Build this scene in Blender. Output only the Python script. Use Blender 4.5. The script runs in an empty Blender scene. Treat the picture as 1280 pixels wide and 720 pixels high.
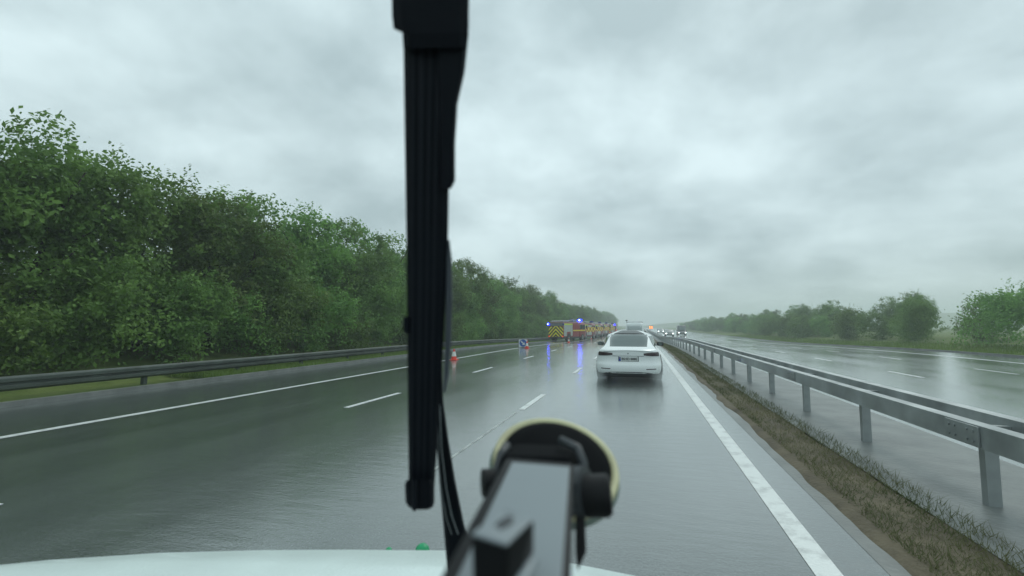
import bpy, bmesh, math, random
from mathutils import Vector, Matrix, noise as mnoise
R = math.radians
SC = bpy.context.scene
COL = SC.collection
random.seed(7)

# ------------------------------------------------------------------ camera
YAW, PITCH, FPX, CAMZ = R(14.97), R(4.57), 600.0, 1.6
cd = bpy.data.cameras.new('camera'); cam = bpy.data.objects.new('camera', cd); COL.objects.link(cam)
cam.location = (0, 0, CAMZ); cam.rotation_euler = (R(90) + PITCH, 0, YAW)
cd.sensor_width = 36; cd.lens = 36 * FPX / 1280; cd.clip_start = 0.02; cd.clip_end = 6000
cd.dof.use_dof = True; cd.dof.focus_distance = 22; cd.dof.aperture_fstop = 4.0
SC.camera = cam

# ------------------------------------------------------------------ render, exposure
SC.render.engine = 'CYCLES'
cy = SC.cycles
cy.use_denoising = True; cy.max_bounces = 7; cy.diffuse_bounces = 3; cy.glossy_bounces = 3
cy.transmission_bounces = 4; cy.transparent_max_bounces = 12; cy.volume_bounces = 1
cy.sample_clamp_indirect = 20
SC.view_settings.view_transform = 'Standard'; SC.view_settings.look = 'None'
SC.view_settings.exposure = 0.42; SC.view_settings.gamma = 1.0; SC.view_settings.use_curve_mapping = False

# ------------------------------------------------------------------ sky: overcast deck over a Nishita sky
SUN_EL, SUN_AZ = R(48), R(25)
W = bpy.data.worlds.new('World'); SC.world = W; W.use_nodes = True
nt = W.node_tree; nt.nodes.clear()
def N(t, **k):
    n = nt.nodes.new(t)
    for a, b in k.items(): setattr(n, a, b)
    return n
out = N('ShaderNodeOutputWorld'); bg = N('ShaderNodeBackground'); bg.inputs['Strength'].default_value = 0.1
sky = N('ShaderNodeTexSky', sky_type='NISHITA', sun_disc=False)
sky.sun_elevation = SUN_EL; sky.sun_rotation = SUN_AZ
tc = N('ShaderNodeTexCoord'); sep = N('ShaderNodeSeparateXYZ'); nt.links.new(tc.outputs['Generated'], sep.inputs[0])
zc = N('ShaderNodeMath', operation='MAXIMUM'); nt.links.new(sep.outputs['Z'], zc.inputs[0]); zc.inputs[1].default_value = 0.0
za = N('ShaderNodeMath', operation='ADD'); nt.links.new(zc.outputs[0], za.inputs[0]); za.inputs[1].default_value = 0.34
dx = N('ShaderNodeMath', operation='DIVIDE'); nt.links.new(sep.outputs['X'], dx.inputs[0]); nt.links.new(za.outputs[0], dx.inputs[1])
dy = N('ShaderNodeMath', operation='DIVIDE'); nt.links.new(sep.outputs['Y'], dy.inputs[0]); nt.links.new(za.outputs[0], dy.inputs[1])
cmb = N('ShaderNodeCombineXYZ'); nt.links.new(dx.outputs[0], cmb.inputs[0]); nt.links.new(dy.outputs[0], cmb.inputs[1])
n1 = N('ShaderNodeTexNoise'); n1.inputs['Scale'].default_value = 2.1; n1.inputs['Detail'].default_value = 6; n1.inputs['Roughness'].default_value = 0.55
n1.inputs['Distortion'].default_value = 0.1
mp = N('ShaderNodeMapping'); mp.inputs['Location'].default_value = (3.1, 1.7, 0.4); nt.links.new(cmb.outputs[0], mp.inputs[0]); nt.links.new(mp.outputs[0], n1.inputs['Vector'])
cr = N('ShaderNodeValToRGB'); nt.links.new(n1.outputs['Fac'], cr.inputs[0])
cr.color_ramp.elements[0].position = 0.33; cr.color_ramp.elements[0].color = (3.3, 4.1, 4.3, 1)
cr.color_ramp.elements[1].position = 0.68; cr.color_ramp.elements[1].color = (6.1, 7.2, 7.45, 1)
# the deck is thinner, so lighter, towards the zenith
mz = N('ShaderNodeMapRange'); nt.links.new(sep.outputs['Z'], mz.inputs[0])
mz.inputs['From Min'].default_value = 0.0; mz.inputs['From Max'].default_value = 0.6
mz.inputs['To Min'].default_value = 0.92; mz.inputs['To Max'].default_value = 1.12
ml = N('ShaderNodeVectorMath', operation='SCALE'); nt.links.new(cr.outputs[0], ml.inputs[0]); nt.links.new(mz.outputs[0], ml.inputs['Scale'])
mx = N('ShaderNodeMixRGB'); mx.inputs[0].default_value = 0.94
nt.links.new(sky.outputs[0], mx.inputs[1]); nt.links.new(ml.outputs[0], mx.inputs[2])
nt.links.new(mx.outputs[0], bg.inputs['Color']); nt.links.new(bg.outputs[0], out.inputs[0])

sl = bpy.data.lights.new('sun', 'SUN'); sl.energy = 0.6; sl.angle = R(25); sl.color = (1, .97, .92)
so = bpy.data.objects.new('sun', sl); COL.objects.link(so)
so.rotation_euler = (R(90) - SUN_EL, 0, -SUN_AZ + R(180)); so.location = (0, 0, 60)
cuts = None

# ------------------------------------------------------------------ helpers
def unproj(px, py, depth=None, z=None):
    """point in the world at a viewing depth (m) or on the level z"""
    v = Vector(((px - 640) / FPX, -(py - 360) / FPX, -1.0))
    d = cam.rotation_euler.to_matrix() @ v
    if depth is None: depth = (z - CAMZ) / d.z
    return Vector((0, 0, CAMZ)) + d * depth

def gz(y):
    t = min(1, max(0, (y - 28) / 52)); t = t * t * (3 - 2 * t)
    return -0.62 * t

def mat(name, col, rough=.5, metal=0, spec=.5, noise=0, nscale=4, bump=0, bscale=30, emit=None, es=0, coat=0, alpha=1, rvar=0, coords='Object'):
    m = bpy.data.materials.new(name); m.use_nodes = True
    t = m.node_tree; b = t.nodes['Principled BSDF']
    b.inputs['Base Color'].default_value = (*col, 1); b.inputs['Roughness'].default_value = rough
    b.inputs['Metallic'].default_value = metal; b.inputs['Specular IOR Level'].default_value = spec
    b.inputs['Coat Weight'].default_value = coat
    if coat: b.inputs['Coat Roughness'].default_value = .06
    tcn = t.nodes.new('ShaderNodeTexCoord')
    if noise or rvar:
        n = t.nodes.new('ShaderNodeTexNoise'); n.inputs['Scale'].default_value = nscale; n.inputs['Detail'].default_value = 6
        t.links.new(tcn.outputs[coords], n.inputs['Vector'])
        if noise:
            mr = t.nodes.new('ShaderNodeMapRange'); t.links.new(n.outputs['Fac'], mr.inputs[0])
            mr.inputs['From Min'].default_value = .3; mr.inputs['From Max'].default_value = .7
            mr.inputs['To Min'].default_value = 1 - noise; mr.inputs['To Max'].default_value = 1 + noise
            s = t.nodes.new('ShaderNodeVectorMath'); s.operation = 'SCALE'; s.inputs[0].default_value = col
            t.links.new(mr.outputs[0], s.inputs['Scale']); t.links.new(s.outputs[0], b.inputs['Base Color'])
        if rvar:
            mr = t.nodes.new('ShaderNodeMapRange'); t.links.new(n.outputs['Fac'], mr.inputs[0])
            mr.inputs['From Min'].default_value = .3; mr.inputs['From Max'].default_value = .7
            mr.inputs['To Min'].default_value = max(.02, rough - rvar); mr.inputs['To Max'].default_value = rough + rvar
            t.links.new(mr.outputs[0], b.inputs['Roughness'])
    if bump:
        n = t.nodes.new('ShaderNodeTexNoise'); n.inputs['Scale'].default_value = bscale; n.inputs['Detail'].default_value = 3
        t.links.new(tcn.outputs[coords], n.inputs['Vector'])
        bp = t.nodes.new('ShaderNodeBump'); bp.inputs['Strength'].default_value = bump; bp.inputs['Distance'].default_value = .02
        t.links.new(n.outputs['Fac'], bp.inputs['Height']); t.links.new(bp.outputs[0], b.inputs['Normal'])
    if emit:
        b.inputs['Emission Color'].default_value = (*emit, 1); b.inputs['Emission Strength'].default_value = es
    return m

def link(name, bm, m, parent=None, smooth=False, me=None):
    me = bpy.data.meshes.new(name)
    bmesh.ops.recalc_face_normals(bm, faces=bm.faces)
    bm.to_mesh(me); bm.free()
    if smooth:
        for p in me.polygons: p.use_smooth = True
    for q in (m if isinstance(m, (list, tuple)) else [m]): me.materials.append(q)
    o = bpy.data.objects.new(name, me); COL.objects.link(o)
    if parent: o.parent = parent
    return o
def raw(name, vs, fs, m, parent=None, smooth=False):
    me = bpy.data.meshes.new(name); me.from_pydata([tuple(v) for v in vs], [], fs); me.update()
    if smooth:
        for p in me.polygons: p.use_smooth = True
    for q in (m if isinstance(m, (list, tuple)) else [m]): me.materials.append(q)
    o = bpy.data.objects.new(name, me); COL.objects.link(o)
    if parent: o.parent = parent
    return o
def tag(o, label, cat, group=None):
    o['label'] = label; o['category'] = cat
    if group: o['group'] = group
    return o
def struct(o, kind='structure'):
    o['kind'] = kind; return o
def empty(name, loc, rz=0, label=None, cat=None, group=None):
    o = bpy.data.objects.new(name, None); COL.objects.link(o); o.location = loc; o.rotation_euler = (0, 0, rz)
    if label: tag(o, label, cat, group)
    return o
def copy_tree(o, parent=None):
    c = o.copy(); COL.objects.link(c); c.parent = parent
    for ch in list(o.children): copy_tree(ch, c)
    return c

def box(bm, x0, x1, y0, y1, z0, z1, bev=0, M=None):
    vs = [bm.verts.new((x, y, z)) for x in (x0, x1) for y in (y0, y1) for z in (z0, z1)]
    fs = [(0, 1, 3, 2), (4, 6, 7, 5), (0, 4, 5, 1), (2, 3, 7, 6), (0, 2, 6, 4), (1, 5, 7, 3)]
    faces = [bm.faces.new([vs[i] for i in f]) for f in fs]
    if M:
        for v in vs: v.co = M @ v.co
    if bev:
        es = set(e for f in faces for e in f.edges)
        bmesh.ops.bevel(bm, geom=list(es), offset=bev, segments=2, affect='EDGES', profile=.5)
def bx(name, m, parent, *a, bev=0, M=None):
    bm = bmesh.new(); box(bm, *a, bev=bev, M=M); return link(name, bm, m, parent)
def cyl(bm, c, axis, r, L, seg=20, r2=None, cap=True):
    q = Vector(axis).normalized().to_track_quat('Z', 'Y').to_matrix().to_4x4()
    M = Matrix.Translation(Vector(c)) @ q
    bmesh.ops.create_cone(bm, cap_ends=cap, segments=seg, radius1=r, radius2=r if r2 is None else r2, depth=L, matrix=M)
def tube(bm, pts, r, seg=8, r2=None):
    pts = [Vector(p) for p in pts]; rings = []
    for i, p in enumerate(pts):
        d = (pts[min(i + 1, len(pts) - 1)] - pts[max(i - 1, 0)]).normalized()
        a = d.orthogonal().normalized(); b = d.cross(a)
        rr = r if r2 is None else r + (r2 - r) * i / (len(pts) - 1)
        if i: # keep ring aligned with the previous one
            a = (pa - d * pa.dot(d)).normalized(); b = d.cross(a)
        pa = a
        rings.append([bm.verts.new(p + rr * (a * math.cos(k * 2 * math.pi / seg) + b * math.sin(k * 2 * math.pi / seg))) for k in range(seg)])
    for A, B in zip(rings, rings[1:]):
        for k in range(seg): bm.faces.new((A[k], A[(k + 1) % seg], B[(k + 1) % seg], B[k]))
    bm.faces.new(rings[0][::-1]); bm.faces.new(rings[-1])

# ------------------------------------------------------------------ materials
def road_mat():
    m = bpy.data.materials.new('wet_asphalt'); m.use_nodes = True; t = m.node_tree; b = t.nodes['Principled BSDF']
    L = t.links.new
    g = t.nodes.new('ShaderNodeTexCoord')
    def noise(scale, detail, sc=(1, 1, 1), rough=.5):
        mp = t.nodes.new('ShaderNodeMapping'); mp.inputs['Scale'].default_value = sc; L(g.outputs['Object'], mp.inputs[0])
        n = t.nodes.new('ShaderNodeTexNoise'); n.inputs['Scale'].default_value = scale; n.inputs['Detail'].default_value = detail
        n.inputs['Roughness'].default_value = rough; L(mp.outputs[0], n.inputs['Vector']); return n
    def rng(src, a, b_, c, d):
        r = t.nodes.new('ShaderNodeMapRange'); L(src, r.inputs[0])
        for k, v in zip(('From Min', 'From Max', 'To Min', 'To Max'), (a, b_, c, d)): r.inputs[k].default_value = v
        return r
    big = noise(.55, 4, (1.6, .16, 1)); fine = noise(60, 3)
    cr = t.nodes.new('ShaderNodeValToRGB'); L(big.outputs['Fac'], cr.inputs[0])
    cr.color_ramp.elements[0].position = .3; cr.color_ramp.elements[0].color = (.070, .084, .081, 1)
    cr.color_ramp.elements[1].position = .7; cr.color_ramp.elements[1].color = (.115, .134, .130, 1)
    ff = rng(fine.outputs['Fac'], .3, .7, .7, 1.3)
    sm = t.nodes.new('ShaderNodeVectorMath'); sm.operation = 'SCALE'; L(cr.outputs[0], sm.inputs[0]); L(ff.outputs[0], sm.inputs['Scale'])
    L(sm.outputs[0], b.inputs['Base Color'])
    # standing water: a smooth film in the ruts, roughened by rain elsewhere
    film = noise(.5, 5, (2.2, .22, 1), .6)
    rr = rng(film.outputs['Fac'], .35, .65, .15, .24); L(rr.outputs[0], b.inputs['Roughness'])
    b.inputs['IOR'].default_value = 1.62; b.inputs['Specular IOR Level'].default_value = .8
    rip = noise(2.6, 5, (.7, 2.2, 1), .62); drop = noise(42, 3)
    add = t.nodes.new('ShaderNodeMath'); add.operation = 'MULTIPLY_ADD'; L(drop.outputs['Fac'], add.inputs[0]); add.inputs[1].default_value = .38; L(rip.outputs['Fac'], add.inputs[2])
    bp = t.nodes.new('ShaderNodeBump'); bp.inputs['Strength'].default_value = .19; bp.inputs['Distance'].default_value = .03
    L(add.outputs[0], bp.inputs['Height']); L(bp.outputs[0], b.inputs['Normal'])
    # the film of rain water lies on top as a clear coat, smoother where it stands deeper
    b.inputs['Coat Weight'].default_value = .85; b.inputs['Coat IOR'].default_value = 1.5
    pud = noise(.35, 4, (1.5, .3, 1), .55); cr_ = rng(pud.outputs['Fac'], .35, .65, .07, .2); L(cr_.outputs[0], b.inputs['Coat Roughness'])
    bc = t.nodes.new('ShaderNodeBump'); bc.inputs['Strength'].default_value = .08; bc.inputs['Distance'].default_value = .03
    L(add.outputs[0], bc.inputs['Height']); L(bc.outputs[0], b.inputs['Coat Normal'])
    return m
M_road = road_mat()

def ramp_mat(name, c0, c1, scale, rough=.8, bump=.4, bscale=20, p0=.35, p1=.65, spec=.3):
    m = bpy.data.materials.new(name); m.use_nodes = True; t = m.node_tree; b = t.nodes['Principled BSDF']
    g = t.nodes.new('ShaderNodeTexCoord'); n = t.nodes.new('ShaderNodeTexNoise'); n.inputs['Scale'].default_value = scale; n.inputs['Detail'].default_value = 8
    n.inputs['Roughness'].default_value = .65
    t.links.new(g.outputs['Object'], n.inputs['Vector'])
    cr = t.nodes.new('ShaderNodeValToRGB'); t.links.new(n.outputs['Fac'], cr.inputs[0])
    cr.color_ramp.elements[0].position = p0; cr.color_ramp.elements[0].color = (*c0, 1)
    cr.color_ramp.elements[1].position = p1; cr.color_ramp.elements[1].color = (*c1, 1)
    t.links.new(cr.outputs[0], b.inputs['Base Color']); b.inputs['Roughness'].default_value = rough; b.inputs['Specular IOR Level'].default_value = spec
    if bump:
        n2 = t.nodes.new('ShaderNodeTexNoise'); n2.inputs['Scale'].default_value = bscale; n2.inputs['Detail'].default_value = 4
        t.links.new(g.outputs['Object'], n2.inputs['Vector'])
        bp = t.nodes.new('ShaderNodeBump'); bp.inputs['Strength'].default_value = bump; bp.inputs['Distance'].default_value = .05
        t.links.new(n2.outputs['Fac'], bp.inputs['Height']); t.links.new(bp.outputs[0], b.inputs['Normal'])
    return m
M_grass = ramp_mat('grass_ground', (.07, .11, .025), (.15, .19, .05), .8, .9)
M_soil = ramp_mat('brown_soil', (.06, .05, .032), (.15, .125, .08), 1.3, .75)
M_conc = ramp_mat('wet_concrete', (.13, .14, .135), (.22, .23, .22), 1.5, .35, .15)
M_line = ramp_mat('road_paint', (.42, .44, .43), (.72, .75, .73), 5, .35, .2, 40, .3, .5, .5)
M_lineworn = ramp_mat('worn_paint', (.24, .26, .25), (.50, .53, .51), 4, .35, .2, 40, .40, .62, .5)

def leaf_mat(name, c0, c1, hs=.12):
    m = bpy.data.materials.new(name); m.use_nodes = True; t = m.node_tree; b = t.nodes['Principled BSDF']; L = t.links.new
    g = t.nodes.new('ShaderNodeTexCoord'); n = t.nodes.new('ShaderNodeTexNoise'); n.inputs['Scale'].default_value = 1.1; n.inputs['Detail'].default_value = 6
    oi = t.nodes.new('ShaderNodeObjectInfo')
    va = t.nodes.new('ShaderNodeVectorMath'); va.operation = 'ADD'; L(g.outputs['Object'], va.inputs[0])
    sc = t.nodes.new('ShaderNodeVectorMath'); sc.operation = 'SCALE'; sc.inputs[0].default_value = (50, 30, 20); L(oi.outputs['Random'], sc.inputs['Scale']); L(sc.outputs[0], va.inputs[1])
    L(va.outputs[0], n.inputs['Vector'])
    cr = t.nodes.new('ShaderNodeValToRGB'); L(n.outputs['Fac'], cr.inputs[0])
    cr.color_ramp.elements[0].position = .32; cr.color_ramp.elements[0].color = (*c0, 1)
    cr.color_ramp.elements[1].position = .68; cr.color_ramp.elements[1].color = (*c1, 1)
    hv = t.nodes.new('ShaderNodeHueSaturation')
    mr = t.nodes.new('ShaderNodeMapRange'); L(oi.outputs['Random'], mr.inputs[0]); mr.inputs['To Min'].default_value = .62; mr.inputs['To Max'].default_value = 1.35
    L(mr.outputs[0], hv.inputs['Value']); L(cr.outputs[0], hv.inputs['Color'])
    mr2 = t.nodes.new('ShaderNodeMapRange'); L(oi.outputs['Random'], mr2.inputs[0]); mr2.inputs['To Min'].default_value = .485; mr2.inputs['To Max'].default_value = .515
    L(mr2.outputs[0], hv.inputs['Hue'])
    L(hv.outputs[0], b.inputs['Base Color']); b.inputs['Roughness'].default_value = .55; b.inputs['Specular IOR Level'].default_value = .25
    tr = t.nodes.new('ShaderNodeBsdfTranslucent'); L(hv.outputs[0], tr.inputs['Color'])
    mxs = t.nodes.new('ShaderNodeMixShader'); mxs.inputs[0].default_value = .38
    o = t.nodes['Material Output']; L(b.outputs[0], mxs.inputs[1]); L(tr.outputs[0], mxs.inputs[2]); L(mxs.outputs[0], o.inputs['Surface'])
    return m
M_leafdark = leaf_mat('tree_leaves', (.080, .160, .034), (.19, .315, .070))
M_leafbush = leaf_mat('bush_leaves', (.095, .195, .040), (.195, .33, .075))
M_bark = ramp_mat('bark', (.03, .025, .018), (.07, .06, .045), 6, .9)
M_weed = leaf_mat('weed_leaves', (.08, .11, .035), (.19, .19, .09))
M_blade = leaf_mat('grass_blades', (.10, .17, .03), (.20, .28, .07))

M_white = mat('white_paint', (.86, .90, .89), .28, coat=.6, noise=.03, nscale=2)
M_whitevan = mat('bonnet_white', (.70, .80, .78), .42, noise=.05, nscale=6, coat=.4, bump=.12, bscale=110)
M_glass = mat('dark_car_glass', (.045, .075, .068), .08, spec=1.0)
M_black = mat('black_plastic', (.012, .013, .015), .45, noise=.2, nscale=20)
M_black2 = mat('satin_black_steel', (.008, .010, .014), .5, spec=.35, bump=.15, bscale=60)
M_tyre = mat('tyre_rubber', (.02, .02, .02), .6, bump=.2, bscale=60)
M_rim = mat('alloy', (.35, .36, .37), .3, metal=.9)
M_steel = mat('galvanised_steel', (.34, .37, .37), .45, metal=.45, noise=.35, nscale=2.2, rvar=.15)
M_oldsteel = mat('weathered_steel', (.055, .07, .062), .5, metal=.2, noise=.35, nscale=2)
M_redlens = mat('tail_lens', (.045, .026, .03), .15, spec=.7)
M_red = mat('fire_red', (.28, .018, .035), .3, coat=.4, noise=.08)
M_cone = mat('cone_red', (.75, .045, .02), .4, noise=.08, nscale=12)
M_conew = mat('cone_white_sleeve', (.72, .72, .68), .4, noise=.06, nscale=20)
M_shut = mat('aluminium_shutter', (.48, .53, .50), .4, metal=.4, noise=.06)
M_lime = mat('lime_reflective', (.55, .72, .05), .4)
M_yel = mat('yellow_reflective', (.80, .62, .03), .4)
M_blue = mat('blue_beacon', (.01, .02, .6), .2, emit=(.0010, .0022, 1.0), es=20)
M_bluecore = mat('beacon_flash', (.5, .6, 1), .2, emit=(.35, .45, 1), es=12)
M_amber = mat('amber_lamp', (.8, .2, .05), .2, emit=(1, .22, .05), es=5)
M_head = mat('headlamp', (.9, .95, 1), .2, emit=(.9, 1, 1), es=5)
M_dull = mat('tail_lamp_lit', (.6, .02, .02), .3, emit=(1, .03, .03), es=.8)

# ------------------------------------------------------------------ terrain, roads
ys = [-30, -15, 0, 6, 12, 20] + [28 + 4 * i for i in range(15)] + [90, 110, 140, 180, 230, 300, 400, 600, 900]
def bank(x, y):
    z = 0
    if x < -14.2: z += 1.7 * min(1, (-14.2 - x) / 8)
    if x > 21: z += 0.9 * min(1, (x - 21) / 8)
    return z
xs = [-700, -300, -120, -60, -35, -26, -22.2, -20, -18, -16, -14.2, -12.5, -8, 0, 2.2, 4, 10, 19, 21, 25, 29, 40, 80, 200, 400, 700]
vs = [(x, y, gz(y) + bank(x, y) + (mnoise.noise(Vector((x * .3, y * .3, 0))) * .12 if (x < -14 or x > 20) else 0)) for y in ys for x in xs]
nx = len(xs)
fs = [(j * nx + i, j * nx + i + 1, (j + 1) * nx + i + 1, (j + 1) * nx + i) for j in range(len(ys) - 1) for i in range(nx - 1)]
struct(raw('ground', vs, fs, M_grass))
def strip(name, x0, x1, off, m, yl=None, parent=None, xo=None, side=0):
    yl = yl or ys; v = []
    for y in yl:
        v += [(x0, y, gz(y) + off), (x1, y, gz(y) + off)]
    f = [(2 * j, 2 * j + 1, 2 * j + 3, 2 * j + 2) for j in range(len(yl) - 1)]
    return raw(name, v, f, m, parent)
struct(strip('road', -12.0, 1.62, .02, M_road))
struct(strip('opposite_road', 4.0, 18.8, .02, M_road))
def ragged(name, x0, x1, off, m):
    v, yl, y = [], [], -10
    while y < 500: yl.append(y); y += .12 if y < 25 else (.5 if y < 80 else 6)
    for y in yl:
        a = mnoise.noise(Vector((y * 1.7, 1, 0))) * .05 + mnoise.noise(Vector((y * .5, 7, 0))) * .09; b = mnoise.noise(Vector((y * 1.9, 4, 0))) * .05 + mnoise.noise(Vector((y * .6, 9, 0))) * .10
        mid = .03 * mnoise.noise(Vector((y * .9, 2, 0)))
        v += [(x0 + a, y, gz(y) + off - .03), (x0 + a + .05, y, gz(y) + off), ((x0 + x1) / 2, y, gz(y) + off + .03 + mid), (x1 + b - .05, y, gz(y) + off), (x1 + b, y, gz(y) + off - .03)]
    f = [(5 * j + k, 5 * j + k + 1, 5 * j + 6 + k, 5 * j + 5 + k) for j in range(len(yl) - 1) for k in range(4)]
    return struct(raw(name, v, f, m, None, True))
ragged('central_reservation', 1.62, 2.34, .05, M_soil)
struct(strip('marginal_strip', 1.5, 2.5, .022, M_conc))
struct(strip('drainage_channel', 2.28, 4.0, .06, M_conc))
# kerbs
def kerb(name, x0, x1, h):
    v = []
    for y in ys:
        g = gz(y); v += [(x0, y, g), (x0, y, g + h), (x1, y, g + h), (x1, y, g)]
    f = [(4 * j + k, 4 * j + k + 1, 4 * j + 5 + k, 4 * j + 4 + k) for j in range(len(ys) - 1) for k in range(3)]
    return struct(raw(name, v, f, M_conc))
kerb('kerb', -12.15, -12.0, .12); kerb('kerb', 18.8, 18.95, .12)
# markings
YL = [-10, 0, 10, 20] + [28 + 4 * i for i in range(15)] + [90, 110, 140, 180, 230, 300, 400]
def ribs(x): pass
LX = dict(r=1.04, l23=-2.22, l12=-5.58, l=-8.75)
struct(strip('edge_marking', LX['r'], LX['r'] + .17, .024, M_line, YL))
struct(strip('edge_marking', LX['l'] - .17, LX['l'], .024, M_line, YL))
struct(strip('edge_marking', 4.75, 4.9, .024, M_line, YL)); struct(strip('edge_marking', 15.6, 15.8, .024, M_line, YL))
def dashes(x, y0, y1, per=7.4, ln=2.15, w=.12):
    v, f = [], []; y = y0
    while y < y1:
        for a, b in ((y, y + ln),):
            n = len(v); v += [(x - w / 2, a, gz(a) + .024), (x + w / 2, a, gz(a) + .024), (x + w / 2, b, gz(b) + .024), (x - w / 2, b, gz(b) + .024)]
            f.append((n, n + 1, n + 2, n + 3))
        y += per
    return struct(raw('lane_marking', v, f, M_line))
dashes(LX['l23'], 9.0, 320); dashes(LX['l12'], 8.35 - 7.4, 320); dashes(8.4, 3, 320); dashes(12.0, 5, 320)
struct(strip('road_seam', LX['l23'] - .04, LX['l23'] - .0, .0225, M_lineworn, [4.6, 8.7]))

# distant hills
def hills():
    v, f = [], []; n = 60
    for i in range(n + 1):
        x = -500 + 1100 * i / n
        h = 1.5 + 2 * mnoise.noise(Vector((x * .02, 3, 0))) + (16 if x > 0 else 4) * min(1, abs(x) / 170)
        v += [(x, 640, -2), (x, 700, h), (x, 850, h * 1.2)]
    for i in range(n):
        f += [(3 * i, 3 * i + 3, 3 * i + 4, 3 * i + 1), (3 * i + 1, 3 * i + 4, 3 * i + 5, 3 * i + 2)]
    struct(raw('hills', v, f, M_grass))
hills()

# ------------------------------------------------------------------ crash barriers
def wbeam(xc, z0, z1, face, y0, y1, step, name, m, parent):
    # folded rail profile, extruded along the road
    prof = [(0, 0), (.035, .03), (.075, .05), (.075, .12), (.02, .15), (.02, .17), (.075, .20), (.075, .27), (.035, .29), (0, .32)]
    k = (z1 - z0) / .32; v, f = [], []; yl = []
    y = y0
    while y <= y1: yl.append(y); y += step
    for y in yl:
        for d, h in prof: v.append((xc + face * d, y, gz(y) + z0 + h * k))
        for d, h in reversed(prof): v.append((xc + face * (d - .006), y, gz(y) + z0 + h * k))
    n = 2 * len(prof)
    for j in range(len(yl) - 1):
        for i in range(n): f.append((j * n + i, j * n + (i + 1) % n, (j + 1) * n + (i + 1) % n, (j + 1) * n + i))
    f.append(tuple(range(n))); f.append(tuple(reversed(range((len(yl) - 1) * n, len(yl) * n))))
    return raw(name, v, f, m, parent)
bl = empty('crash_barrier', (-13.3, 4, 0), 0, 'dark weathered steel crash barrier on the grass verge below the roadside trees', 'crash barrier')
def rel(o, root):
    o.location = -Vector(root.location) if o.parent == root else o.location
    return o
rel(wbeam(-13.3, .20, .52, 1, 4, 236, 3.2, 'rail', M_oldsteel, bl), bl)
post = None
for i in range(73):
    y = 4 + 3.2 * i
    if post is None:
        bm = bmesh.new(); box(bm, -.13, -.01, -.05, .05, -.1, .50); post = link('post', bm, M_oldsteel, bl); p = post
    else: p = post.copy(); COL.objects.link(p); p.parent = bl
    p.location = (0, y - 4, gz(y))
br = empty('crash_barrier', (2.9, 4, 0), 0, 'galvanised double rail crash barrier with close posts along the central reservation', 'crash barrier')
def boxrail(xc, z0, z1, w, y0, y1, step, m, parent):
    v, f, yl = [], [], []; y = y0
    while y <= y1: yl.append(y); y += step
    for y in yl:
        for a, b in ((-w, z0), (w, z0), (w, z1), (-w, z1)): v.append((xc + a, y, gz(y) + b))
    for j in range(len(yl) - 1):
        for i in range(4): f.append((4 * j + i, 4 * j + (i + 1) % 4, 4 * j + 4 + (i + 1) % 4, 4 * j + 4 + i))
    f += [(0, 1, 2, 3), tuple(4 * (len(yl) - 1) + i for i in (3, 2, 1, 0))]
    return raw('rail', v, f, m, parent)
rel(boxrail(2.68, .62, .80, .06, 4, 246, 2.4, M_steel, br), br)
rel(boxrail(3.12, .62, .80, .06, 4, 246, 2.4, M_steel, br), br)
post = None
for i in range(98):
    y = 4 + 2.4 * i
    if post is None:
        bm = bmesh.new(); box(bm, -.05, .05, -.04, .04, 0, .70); box(bm, -.24, .24, -.03, .03, .66, .74)
        post = link('post', bm, M_steel, br); p = post
    else: p = post.copy(); COL.objects.link(p); p.parent = br
    p.location = (0, y - 4 + 1.2, gz(y))

for i in range(14):
    bm = bmesh.new(); box(bm, -.075, -.0615, -.22, .22, .63, .79, .002)
    for q in (-.16, -.08, .08, .16):
        for z in (.67, .75): cyl(bm, (-.078, q, z), (1, 0, 0), .012, .012, 6)
    sp0 = link('splice_plate', bm, M_steel, br) if i == 0 else sp0.copy()
    if i: COL.objects.link(sp0); sp0.parent = br
    else: pass
    if i > 0 or True: sp0.location = (2.68 - 2.9, 4.8 * i + 1.0, gz(4.8 * i + 5))
    if i > 0: bm.free()
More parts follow.
